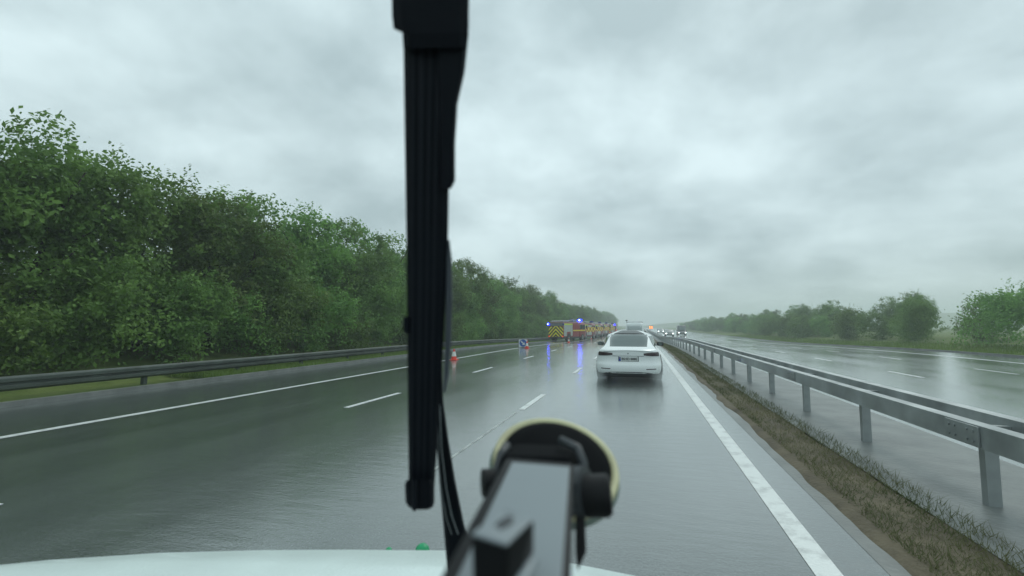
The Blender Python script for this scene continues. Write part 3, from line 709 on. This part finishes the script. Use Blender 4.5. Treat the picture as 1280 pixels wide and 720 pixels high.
def engine(x, y, rz, label, var=0):
    e = empty('fire_engine', (x, y, gz(y) + .02), rz, label, 'fire engine', 'fire engines parked on the left with blue lights')
    w = 1.2
    bx('chassis', M_black, e, -w + .12, w - .12, .2, 7.5, .38, .62)
    bx('rear_body', M_red, e, -w, w, .06, 5.15, .60, 2.62, bev=.05)
    for s, a, b_ in ((-1, -w + .05, -.55), (0, -.50, .50), (1, .55, w - .05)):
        bx('rear_panel', M_chev, e, a, b_, .02, .07, .62 if s else .66, 2.06 if s else 2.12, bev=.01)
    bx('roof_hatch', M_mgrey, e, -w + .06, w - .06, .03, .065, 2.16, 2.56, bev=.01)
    bx('rear_step', M_black, e, -w + .1, w - .1, -.15, .2, .42, .56, bev=.02)
    for s in (-1, 1):
        X = lambda a, b_: (min(s * a, s * b_), max(s * a, s * b_))
        sh = bx('side_locker', M_shut, e, *X(w, w + .022), .18, 2.9, .74, 2.28, bev=.008)
        bm = bmesh.new()
        for k in range(18): box(bm, *X(w + .022, w + .026), .22, 2.86, .78 + k * .083, .805 + k * .083)
        link('shutter_slats', bm, M_shut, sh)
        bx('locker_band', M_lime, e, *X(w, w + .026), .18, 2.9, 2.29, 2.50, bev=.004)
        bx('wheel_panel', M_red, e, *X(w, w + .035), 1.05, 2.25, .62, 1.34, bev=.015)
        bx('side_locker', M_shut if var != 0 else M_red, e, *X(w, w + .022), 3.1, 5.0, .74, 2.4, bev=.008)
        bx('side_stripe', M_batt if var else M_yel, e, *X(w + .022, w + .03), 3.0 if not var else .2, 7.2, 1.42 if not var else 1.25, 1.60 if not var else 2.1)
        wheel(e, s * .82, s * (w + .02), 1.65, .50); wheel(e, s * .82, s * (w + .02), 6.3, .50)
        bm = bmesh.new(); cyl(bm, (s * (w + .01), 1.65, .52), (1, 0, 0), .60, .06, 28); link('wheel_arch', bm, M_black, e)
        bx('door_window', M_glass, e, *X(w - .01, w + .012), 5.45, 6.3, 1.70, 2.35, bev=.01)
        bx('door_window', M_glass, e, *X(w - .01, w + .012), 6.42, 7.2, 1.66, 2.32, bev=.01)
        bm = bmesh.new(); box(bm, *X(w + .12, w + .32), 7.25, 7.42, 1.75, 2.25, .03); tube(bm, [(s * w, 7.3, 2.1), (s * (w + .2), 7.33, 2.1)], .02); link('door_mirror', bm, M_black, e)
        bm = bmesh.new(); bmesh.ops.create_uvsphere(bm, u_segments=12, v_segments=8, radius=1, matrix=Matrix.Translation((s * (w + .0), .0, 2.40)) @ Matrix.Diagonal((.13, .13, .17, 1)))
        if s < 0 and var == 0:
            bc = link('rear_beacon', bm, M_blue, e, True)
            bm = bmesh.new(); bmesh.ops.create_uvsphere(bm, u_segments=8, v_segments=6, radius=.07, matrix=Matrix.Translation((s * (w + .0), -.10, 2.42))); link('flash', bm, M_bluecore, bc)
        else: link('rear_beacon', bm, M_unlit, e, True)
        bx('tail_light', M_dull, e, *X(w - .22, w - .04), -.01, .02, .66, .78)
    # cab
    tb = [(.55, w * .98, 5.2, 7.55, .02, .15), (.8, w, 5.2, 7.7, .02, .2), (1.5, w, 5.2, 7.72, .02, .2), (1.7, w, 5.2, 7.66, .02, .2), (2.4, w * .97, 5.2, 7.42, .02, .2), (2.62, w * .94, 5.22, 7.25, .03, .2), (2.72, w * .85, 5.3, 7.05, .05, .2)]
    cbk = Body(tb, 8); cbk.mesh('cab', M_red, e)
    patch('windscreen', lambda u, q, off: cbk.front(u * w * .9, 1.65 + q * .78, off), lin(-1, 1, 7), lin(0, 1, 3), M_glass, e)
    # roof: rails, ladder, light bar
    bm = bmesh.new()
    for xx in (-1.0, 1.0): tube(bm, [(xx, .3, 2.72), (xx, 5.0, 2.72)], .03)
    for q in range(5): tube(bm, [(-1.0, .4 + q * 1.1, 2.70), (1.0, .4 + q * 1.1, 2.70)], .025)
    link('roof_rack', bm, M_steel, e)
    bm = bmesh.new()
    for xx in (.05, .55):
        tube(bm, [(xx, -.2, 2.82), (xx, 6.2, 3.06)], .035)
    for q in range(18): tube(bm, [(.05, -.1 + q * .35, 2.825 + q * .0133), (.55, -.1 + q * .35, 2.825 + q * .0133)], .018, 6)
    link('ladder', bm, M_steel, e)
    bm = bmesh.new(); tube(bm, [(-.8, .1, 2.8), (-.8, 4.8, 2.9)], .09, 12); tube(bm, [(-.45, .1, 2.8), (-.45, 4.8, 2.9)], .07, 12); link('hose_tube', bm, M_steel, e)
    lb = bx('light_bar', M_shut, e, -.95, .95, 6.35, 6.6, 2.74, 2.84, bev=.02)
    for s, on in ((-1, False), (1, True)):
        bm = bmesh.new(); box(bm, min(s * .35, s * .98), max(s * .35, s * .98), 6.3, 6.64, 2.84, 3.16, .09)
        d = link('beacon', bm, M_blue if on and var == 0 else M_unlit, lb)
        if on and var == 0:
            bm = bmesh.new(); bmesh.ops.create_uvsphere(bm, u_segments=10, v_segments=8, radius=.1, matrix=Matrix.Translation((.72, 6.28, 3.03))); link('flash', bm, M_bluecore, d)
    return e
engine(-11.55, 67, -R(18), 'red fire engine with yellow chevrons on its rear, nearest in the queue of fire engines', 0)
engine(-10.4, 80, -R(11), 'fire engine with yellow and red side blocks, second in the queue from the camera', 1)
engine(-9.7, 93.5, -R(8), 'third fire engine in the queue, half hidden by the second', 2)
engine(-9.1, 107, -R(6), 'fourth fire engine in the queue, hazy behind the third', 3)
engine(-8.4, 121, -R(5), 'farthest fire engine at the head of the queue, hazy', 4)
# farther response van with a blue light
v, b = simple_vehicle('response_van', 'far red emergency van with a blue light, standing beyond the fire engines', 'van', -8.4, 156, 0, 5.2, 1.0, 2.5, M_red, rear_facing=True)
bm = bmesh.new(); box(bm, -.1, .6, 1.2, 1.5, 2.5, 2.85, .08); link('light_bar', bm, M_blue, v)

# ------------------------------------------------------------------ own vehicle: bonnet, windscreen, wiper
own = empty('own_van', (-.6, 1.0, .024), 0, 'white bonnet and upright black wiper of the van the view is taken from', 'van')
def own_raw(name, V, F, m, parent=None, smooth=False):
    o = raw(name, [Vector(v) - Vector(own.location) for v in V], F, m, parent or own, smooth); return o
ZB = 1.05
epx = [(-260, 760), (-150, 728), (-60, 712), (60, 700), (200, 691), (330, 687.5), (438, 687), (500, 687.6), (560, 688), (620, 690), (660, 694), (700, 701.5), (740, 709), (790, 719), (840, 733), (900, 756)]
edge = [unproj(a, b_, z=ZB) for a, b_ in epx]
V, F = [], []; n = len(edge)
rows = []
rows.append([e + Vector((0, .03, -.25)) for e in edge]); rows.append([e + Vector((0, .035, -.06)) for e in edge]); rows.append([e + Vector((0, .018, -.012)) for e in edge]); rows.append(edge)
for k in (1, 2, 3, 4):
    rows.append([Vector((e.x, e.y + (.62 - e.y) * k / 4, ZB + .018 * k * (1 - .1 * k))) if e.y > .66 else Vector((e.x, e.y - .01 * k, ZB + .01 * k)) for e in edge])
for r_ in rows: V += r_
F = [(j * n + i, j * n + i + 1, (j + 1) * n + i + 1, (j + 1) * n + i) for j in range(len(rows) - 1) for i in range(n - 1)]
own_raw('bonnet', V, F, M_whitevan, smooth=True)
# green caps on the far edge of the bonnet
M_green = mat('green_cap', (.01, .30, .12), .35, noise=.1, nscale=30)
def cap(px, py, r, nm='green_cap'):
    c = unproj(px, py, z=ZB); c += (c - Vector((0, 0, CAMZ))).normalized() * (.04 + r)
    bm = bmesh.new(); bmesh.ops.create_uvsphere(bm, u_segments=20, v_segments=12, radius=1, matrix=Matrix.Translation(c - Vector(own.location)) @ Matrix.Diagonal((r, r, r * .95, 1)))
    link(nm, bm, M_green, own, True)
cap(528, 688, .018); cap(486, 688, .008)
# windscreen: a clear pane just inside the wiper
wa, wb, wc, wd = Vector((-1.35, .60, 1.12)), Vector((.42, .60, 1.12)), Vector((.36, .30, 1.98)), Vector((-1.25, .30, 1.98))
M_clear = bpy.data.materials.new('clear_glass'); M_clear.use_nodes = True; t = M_clear.node_tree; t.nodes.clear()
o_ = t.nodes.new('ShaderNodeOutputMaterial'); tb_ = t.nodes.new('ShaderNodeBsdfTransparent'); tb_.inputs[0].default_value = (.98, 1, .995, 1); t.links.new(tb_.outputs[0], o_.inputs[0])
own_raw('windscreen', [wa, wb, wc, wd], [(0, 1, 2, 3)], M_clear)

def ribbon(name, rows_, thick, m, parent, round_=.35):
    """bar through rows of (left px, right px, y px, depth): its faces stand at true distance, with real thickness"""
    V, F = [], []
    for l, r_, y_, d_ in rows_:
        L_, R_ = unproj(l, y_, d_), unproj(r_, y_, d_); ax = (Vector((0, 0, CAMZ)) - (L_ + R_) / 2).normalized()
        t_ = thick
        V += [L_, L_ + (R_ - L_) * .12 + ax * t_ * round_, R_ + (L_ - R_) * .12 + ax * t_ * round_, R_, R_ - ax * t_, L_ - ax * t_]
    k = 6
    for j in range(len(rows_) - 1):
        for i in range(k): F.append((j * k + i, j * k + (i + 1) % k, (j + 1) * k + (i + 1) % k, (j + 1) * k + i))
    F.append(tuple(range(k))); F.append(tuple(reversed(range((len(rows_) - 1) * k, len(rows_) * k))))
    return own_raw(name, V, F, m, parent)
def dep(y): return .42 + .11 * y / 640
M_w1 = mat('wiper_black', (.004, .006, .010), .6, spec=.15); M_w2 = mat('wiper_black_ridge', (.007, .010, .015), .55, spec=.2)
M_w3 = mat('wiper_grey_edge', (.06, .07, .085), .45)
wip = ribbon('wiper', [(504, 566, -60, dep(-60) ), (504, 565, 40, dep(40)), (506, 562, 180, dep(180)), (508, 560, 300, dep(300)), (509, 555, 420, dep(420)), (510, 549, 520, dep(520)), (511, 543, 610, dep(610))], .012, M_w1, own)
def sub(name, rows_, th, m, rnd=.35): return ribbon(name, [(a, b_, y_, dep(y_) - dz) for a, b_, y_, dz in rows_], th, m, wip, rnd)
sub('wiper_bridge', [(489, 587, -60, .012), (490, 586, 20, .012), (492, 586, 36, .012), (503, 585, 41, .012), (504, 583, 60, .010)], .014, M_w1)
sub('bridge_flank', [(545, 586, 40, .006), (546, 581, 90, .006), (548, 572, 130, .006), (549, 569, 180, .006), (550, 569, 226, .006), (550, 564, 236, .006)], .012, M_w1)
for a, b_, c, d_ in ((514, 519, 514, 517), (524, 531, 520, 525), (536, 541, 528, 532), (545, 550, 536, 540)):
    sub('blade_ridge', [(a, b_, 60, .004), (a + (c - a) * .5, b_ + (d_ - b_) * .5, 330, .004), (c, d_, 604, .004)], .003, M_w2, .15)
sub('grey_spoiler', [(560, 562, 300, .0), (558, 565, 325, .0), (557, 565.5, 380, .0), (556, 564, 430, .0), (555, 561, 470, .0), (554, 557, 490, 0)], .006, M_w3)
sub('end_cap', [(508, 540, 600, .012), (506, 543, 606, .012), (507, 543, 628, .012), (511, 541, 634, .012), (516, 535, 637, .010)], .016, M_w1)
sub('blade_tip', [(514, 522, 600, .018), (514, 522, 632, .018), (516, 520, 639, .018)], .01, M_w2)
sub('clip', [(505, 512, 396, .002), (504, 512, 400, .002), (504, 512, 413, .002), (506, 512, 417, .002)], .008, M_w1)
def adep(y): return .56 + .06 * (y - 480) / 240
def arm(name, rows_, th, m, dz=0): return ribbon(name, [(a, b_, y_, adep(y_) - dz) for a, b_, y_ in rows_], th, m, wip)
arm('wiper_arm', [(543, 552, 430), (544, 554, 500), (545, 560, 545), (549, 569, 600), (554, 580, 655), (558, 592, 700), (562, 606, 760), (566, 622, 830)], .012, M_w1)
arm('washer_hose', [(549, 550.5, 505), (551, 552.5, 560), (557, 558.5, 610), (564, 565.5, 645), (572, 573.5, 668)], .002, mat('hose_grey', (.22, .25, .26), .4), .012)
arm('washer_hose', [(547, 548.2, 530), (548, 549.2, 580), (552, 553.2, 620), (558, 559.2, 650), (564, 565.2, 668)], .002, mat('hose_grey2', (.18, .2, .21), .4), .012)
# cowl the arm springs from
own_raw('cowl_panel', [(-1.35, .78, 1.07), (.42, .78, 1.07), (.42, .60, 1.10), (-1.35, .60, 1.10), (-1.35, .78, .95), (.42, .78, .95), (.42, .60, .95), (-1.35, .60, .95)], [(0, 1, 2, 3), (4, 7, 6, 5), (0, 4, 5, 1), (1, 5, 6, 2), (2, 6, 7, 3), (3, 7, 4, 0)], M_black)

# ------------------------------------------------------------------ phone mount on the windscreen
O = unproj(694, 600, .44)
pm = empty('phone_mount', O, 0, 'black phone holder arm on a round suction cup with yellowed rim, low on the windscreen', 'phone holder')
CR = cam.rotation_euler.to_matrix()
RT, UP, BK = CR @ Vector((1, 0, 0)), CR @ Vector((0, 1, 0)), CR @ Vector((0, 0, 1))
def P(px, py, d): return unproj(px, py, d) - O
M_rimy = mat('yellowed_rubber', (.52, .50, .30), .5, noise=.2, nscale=14); M_mb = mat('mount_black', (.004, .005, .006), .5, spec=.25); M_mg = mat('mount_skylit_grey', (.20, .235, .25), .38, noise=.05)  # grey of the mount's upper faces is sky light painted onto black plastic
M_mg2 = mat('mount_dark_grey', (.035, .042, .047), .4)
# suction cup: disc lying against the leaning glass
cn = (BK * .42 + UP * .88 + RT * .12).normalized()       # normal of the disc
au = (RT * .98 - UP * .17); au = (au - cn * au.dot(cn)).normalized(); av = cn.cross(au).normalized()
if av.dot(UP) < 0: av = -av
cc = P(694, 583, .445); RC = .0585
M_matte = mat('matte_black', (.004, .005, .006), .85, spec=.08)
def disc(prof, name, m, parent, seg=72):
    V, F = [], []; n = len(prof)
    for k in range(seg):
        a = 2 * math.pi * k / seg
        for r_, h in prof: V.append(cc + (au * math.cos(a) + av * math.sin(a)) * r_ + cn * h)
    for k in range(seg):
        for i in range(n - 1):
            a, b_ = k * n + i, ((k + 1) % seg) * n + i; F.append((a, b_, b_ + 1, a + 1))
    return raw(name, V, F, m, parent, True)
cup = disc([(0, -.006), (RC * .97, -.007), (RC, -.004), (RC, .004), (RC * .985, .007), (RC * .92, .008), (RC * .87, .0045)], 'suction_cup', M_rimy, pm)
disc([(RC * .985, -.009), (RC * 1.035, -.008), (RC * 1.04, -.005), (RC * 1.02, -.002), (RC * .99, -.001)], 'clear_lip', mat('clear_lip_grey', (.13, .18, .15), .3), cup)
disc([(RC * .88, .003), (RC * .865, .0075), (RC * .79, .011), (RC * .6, .016), (0, .018)], 'cup_shell', M_matte, cup)
def hull(name, pts, m, parent, bev=.003):
    bm = bmesh.new(); vv = [bm.verts.new(p) for p in pts]; bmesh.ops.convex_hull(bm, input=vv)
    bmesh.ops.dissolve_limit(bm, angle_limit=R(8), verts=bm.verts, edges=bm.edges)
    if bev: bmesh.ops.bevel(bm, geom=list(bm.edges), offset=bev, segments=3, affect='EDGES', profile=.5, clamp_overlap=True)
    return link(name, bm, m, parent, False)
# housing behind the arm head
hull('clamp_housing', [P(*q) for q in ((627, 566, .40), (644, 553, .41), (704, 556, .41), (720, 566, .40), (724, 640, .375), (619, 612, .375), (628, 570, .37), (714, 572, .37), (718, 650, .355), (619, 610, .36))], M_matte, pm)
for pts in (((634, 556, .395), (626, 568, .385), (620, 590, .375), (614, 604, .37)), ((700, 550, .395), (722, 560, .385), (729, 578, .378), (731, 600, .37))):
    bm = bmesh.new(); tube(bm, [P(*q) for q in pts], .0035, 10); link('cup_lever', bm, M_mg2, pm, True)
bm = bmesh.new(); c1, c2 = P(722, 620, .365), P(764, 619, .36); cyl(bm, (c1 + c2) / 2, c2 - c1, .0155, (c2 - c1).length, 32)
bmesh.ops.bevel(bm, geom=[e for e in bm.edges if any(len(f.verts) > 4 for f in e.link_faces)], offset=.002, segments=2, affect='EDGES'); kn = link('knob', bm, M_mb, pm)
bm = bmesh.new(); c1, c2 = P(722, 614, .365), P(733, 614, .362); cyl(bm, (c1 + c2) / 2, c2 - c1, .0185, (c2 - c1).length, 32); link('collar', bm, M_mg2, kn)
bm = bmesh.new(); c1, c2 = P(603, 604, .37), P(618, 603, .372); cyl(bm, (c1 + c2) / 2, c2 - c1, .0105, (c2 - c1).length, 28); link('knob', bm, M_mb, pm)
# long arm coming towards the camera
def slab(name, quad, th, m, parent, bev=.002, away=None):
    q = [P(*a) for a in quad]; nrm = (q[1] - q[0]).cross(q[3] - q[0]).normalized()
    if nrm.dot(-(q[0] + O - Vector((0, 0, CAMZ)))) < 0: nrm = -nrm
    return hull(name, q + [a - nrm * th for a in q], m, parent, bev)
slab('arm', [(x_, y_, 1 / (2.857 + (y_ - 574) * .01217)) for x_, y_ in ((632, 571), (717, 578), (713, 745), (535, 745))], .016, M_mb, pm, .003)
slab('arm_lit_face', [(x_, y_, 1 / (2.857 + (y_ - 574) * .01217) - .0012) for x_, y_ in ((640, 577), (712, 583), (701, 740), (562, 740))], .002, M_mg, pm, .0008)  # thin sheet carrying the painted sky sheen of the black arm
# release block with an oval thumb recess
hull('release_block', [P(*q) for q in ((588, 668, .200), (634, 682, .196), (668, 648, .215), (630, 636, .222), (592, 780, .200), (634, 790, .196), (668, 688, .225), (630, 690, .235))], M_mb, pm, .0015)
slab('block_lit_top', [(589, 666, .1985), (634, 680, .1945), (667, 648, .2135), (628, 638, .2205)], .0015, M_mg, pm, .0006)  # dark block's lit top, its brightness put into the grey colour
a_, b_ = P(620, 664, .2035), P(638, 650, .211)
bm = bmesh.new()
nb = ((P(634, 680, .1945) - P(589, 666, .1985)).cross(P(628, 638, .2205) - P(589, 666, .1985))).normalized()
if nb.dot(BK) < 0: nb = -nb
ex = (b_ - a_); exl = ex.length; ex.normalize(); ey = nb.cross(ex)
vv = [bm.verts.new((a_ + b_) / 2 + ex * math.cos(k * math.pi / 12) * exl * .62 + ey * math.sin(k * math.pi / 12) * exl * .26 + nb * .0006) for k in range(24)]
f_ = bm.faces.new(vv); r_ = bmesh.ops.extrude_face_region(bm, geom=[f_]); bmesh.ops.translate(bm, verts=[v for v in r_['geom'] if isinstance(v, bmesh.types.BMVert)], vec=nb * .0006)
link('thumb_recess', bm, M_mg2, pm)
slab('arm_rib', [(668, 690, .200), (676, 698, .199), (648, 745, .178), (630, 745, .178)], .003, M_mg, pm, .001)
hull('hanging_tab', [P(*q) for q in ((719, 640, .352), (731, 640, .352), (733, 690, .345), (722, 714, .343), (719, 690, .345), (719, 640, .358), (731, 640, .358), (733, 690, .351), (722, 714, .349))], M_mb, pm, .0008)

# ------------------------------------------------------------------ spray thrown up behind the car
def spray(cx, cy_, cz, rx, ry, rz, dens):
    bm = bmesh.new(); bmesh.ops.create_uvsphere(bm, u_segments=24, v_segments=14, radius=1)
    m = bpy.data.materials.new('spray_mist'); m.use_nodes = True; t = m.node_tree; t.nodes.clear(); L = t.links.new
    o_ = t.nodes.new('ShaderNodeOutputMaterial'); pv = t.nodes.new('ShaderNodeVolumePrincipled'); g = t.nodes.new('ShaderNodeTexCoord')
    ln = t.nodes.new('ShaderNodeVectorMath'); ln.operation = 'LENGTH'; L(g.outputs['Object'], ln.inputs[0])
    mr = t.nodes.new('ShaderNodeMapRange'); L(ln.outputs['Value'], mr.inputs[0]); mr.inputs['From Min'].default_value = .15; mr.inputs['From Max'].default_value = 1; mr.inputs['To Min'].default_value = dens; mr.inputs['To Max'].default_value = 0
    L(mr.outputs[0], pv.inputs['Density']); pv.inputs['Color'].default_value = (.92, .98, .98, 1); L(pv.outputs[0], o_.inputs['Volume'])
    o = link('road_spray', bm, m); o.location = (cx, cy_, cz); o.scale = (rx, ry, rz); return struct(o, 'stuff')
for s in (-1, 1): spray(-.37 + s * .88, 14.2, .18, .34, 1.4, .32, .55)

# ------------------------------------------------------------------ haze
bm = bmesh.new(); box(bm, -720, 720, -40, 920, -3, 30)
M_haze = bpy.data.materials.new('haze_air'); M_haze.use_nodes = True; t = M_haze.node_tree; t.nodes.clear()
o_ = t.nodes.new('ShaderNodeOutputMaterial'); pv = t.nodes.new('ShaderNodeVolumePrincipled')
pv.inputs['Color'].default_value = (.90, .97, .98, 1); pv.inputs['Density'].default_value = .0020; pv.inputs['Anisotropy'].default_value = .2
t.links.new(pv.outputs[0], o_.inputs['Volume']); M_haze.cycles.homogeneous_volume = True
struct(link('haze', bm, M_haze), 'stuff')
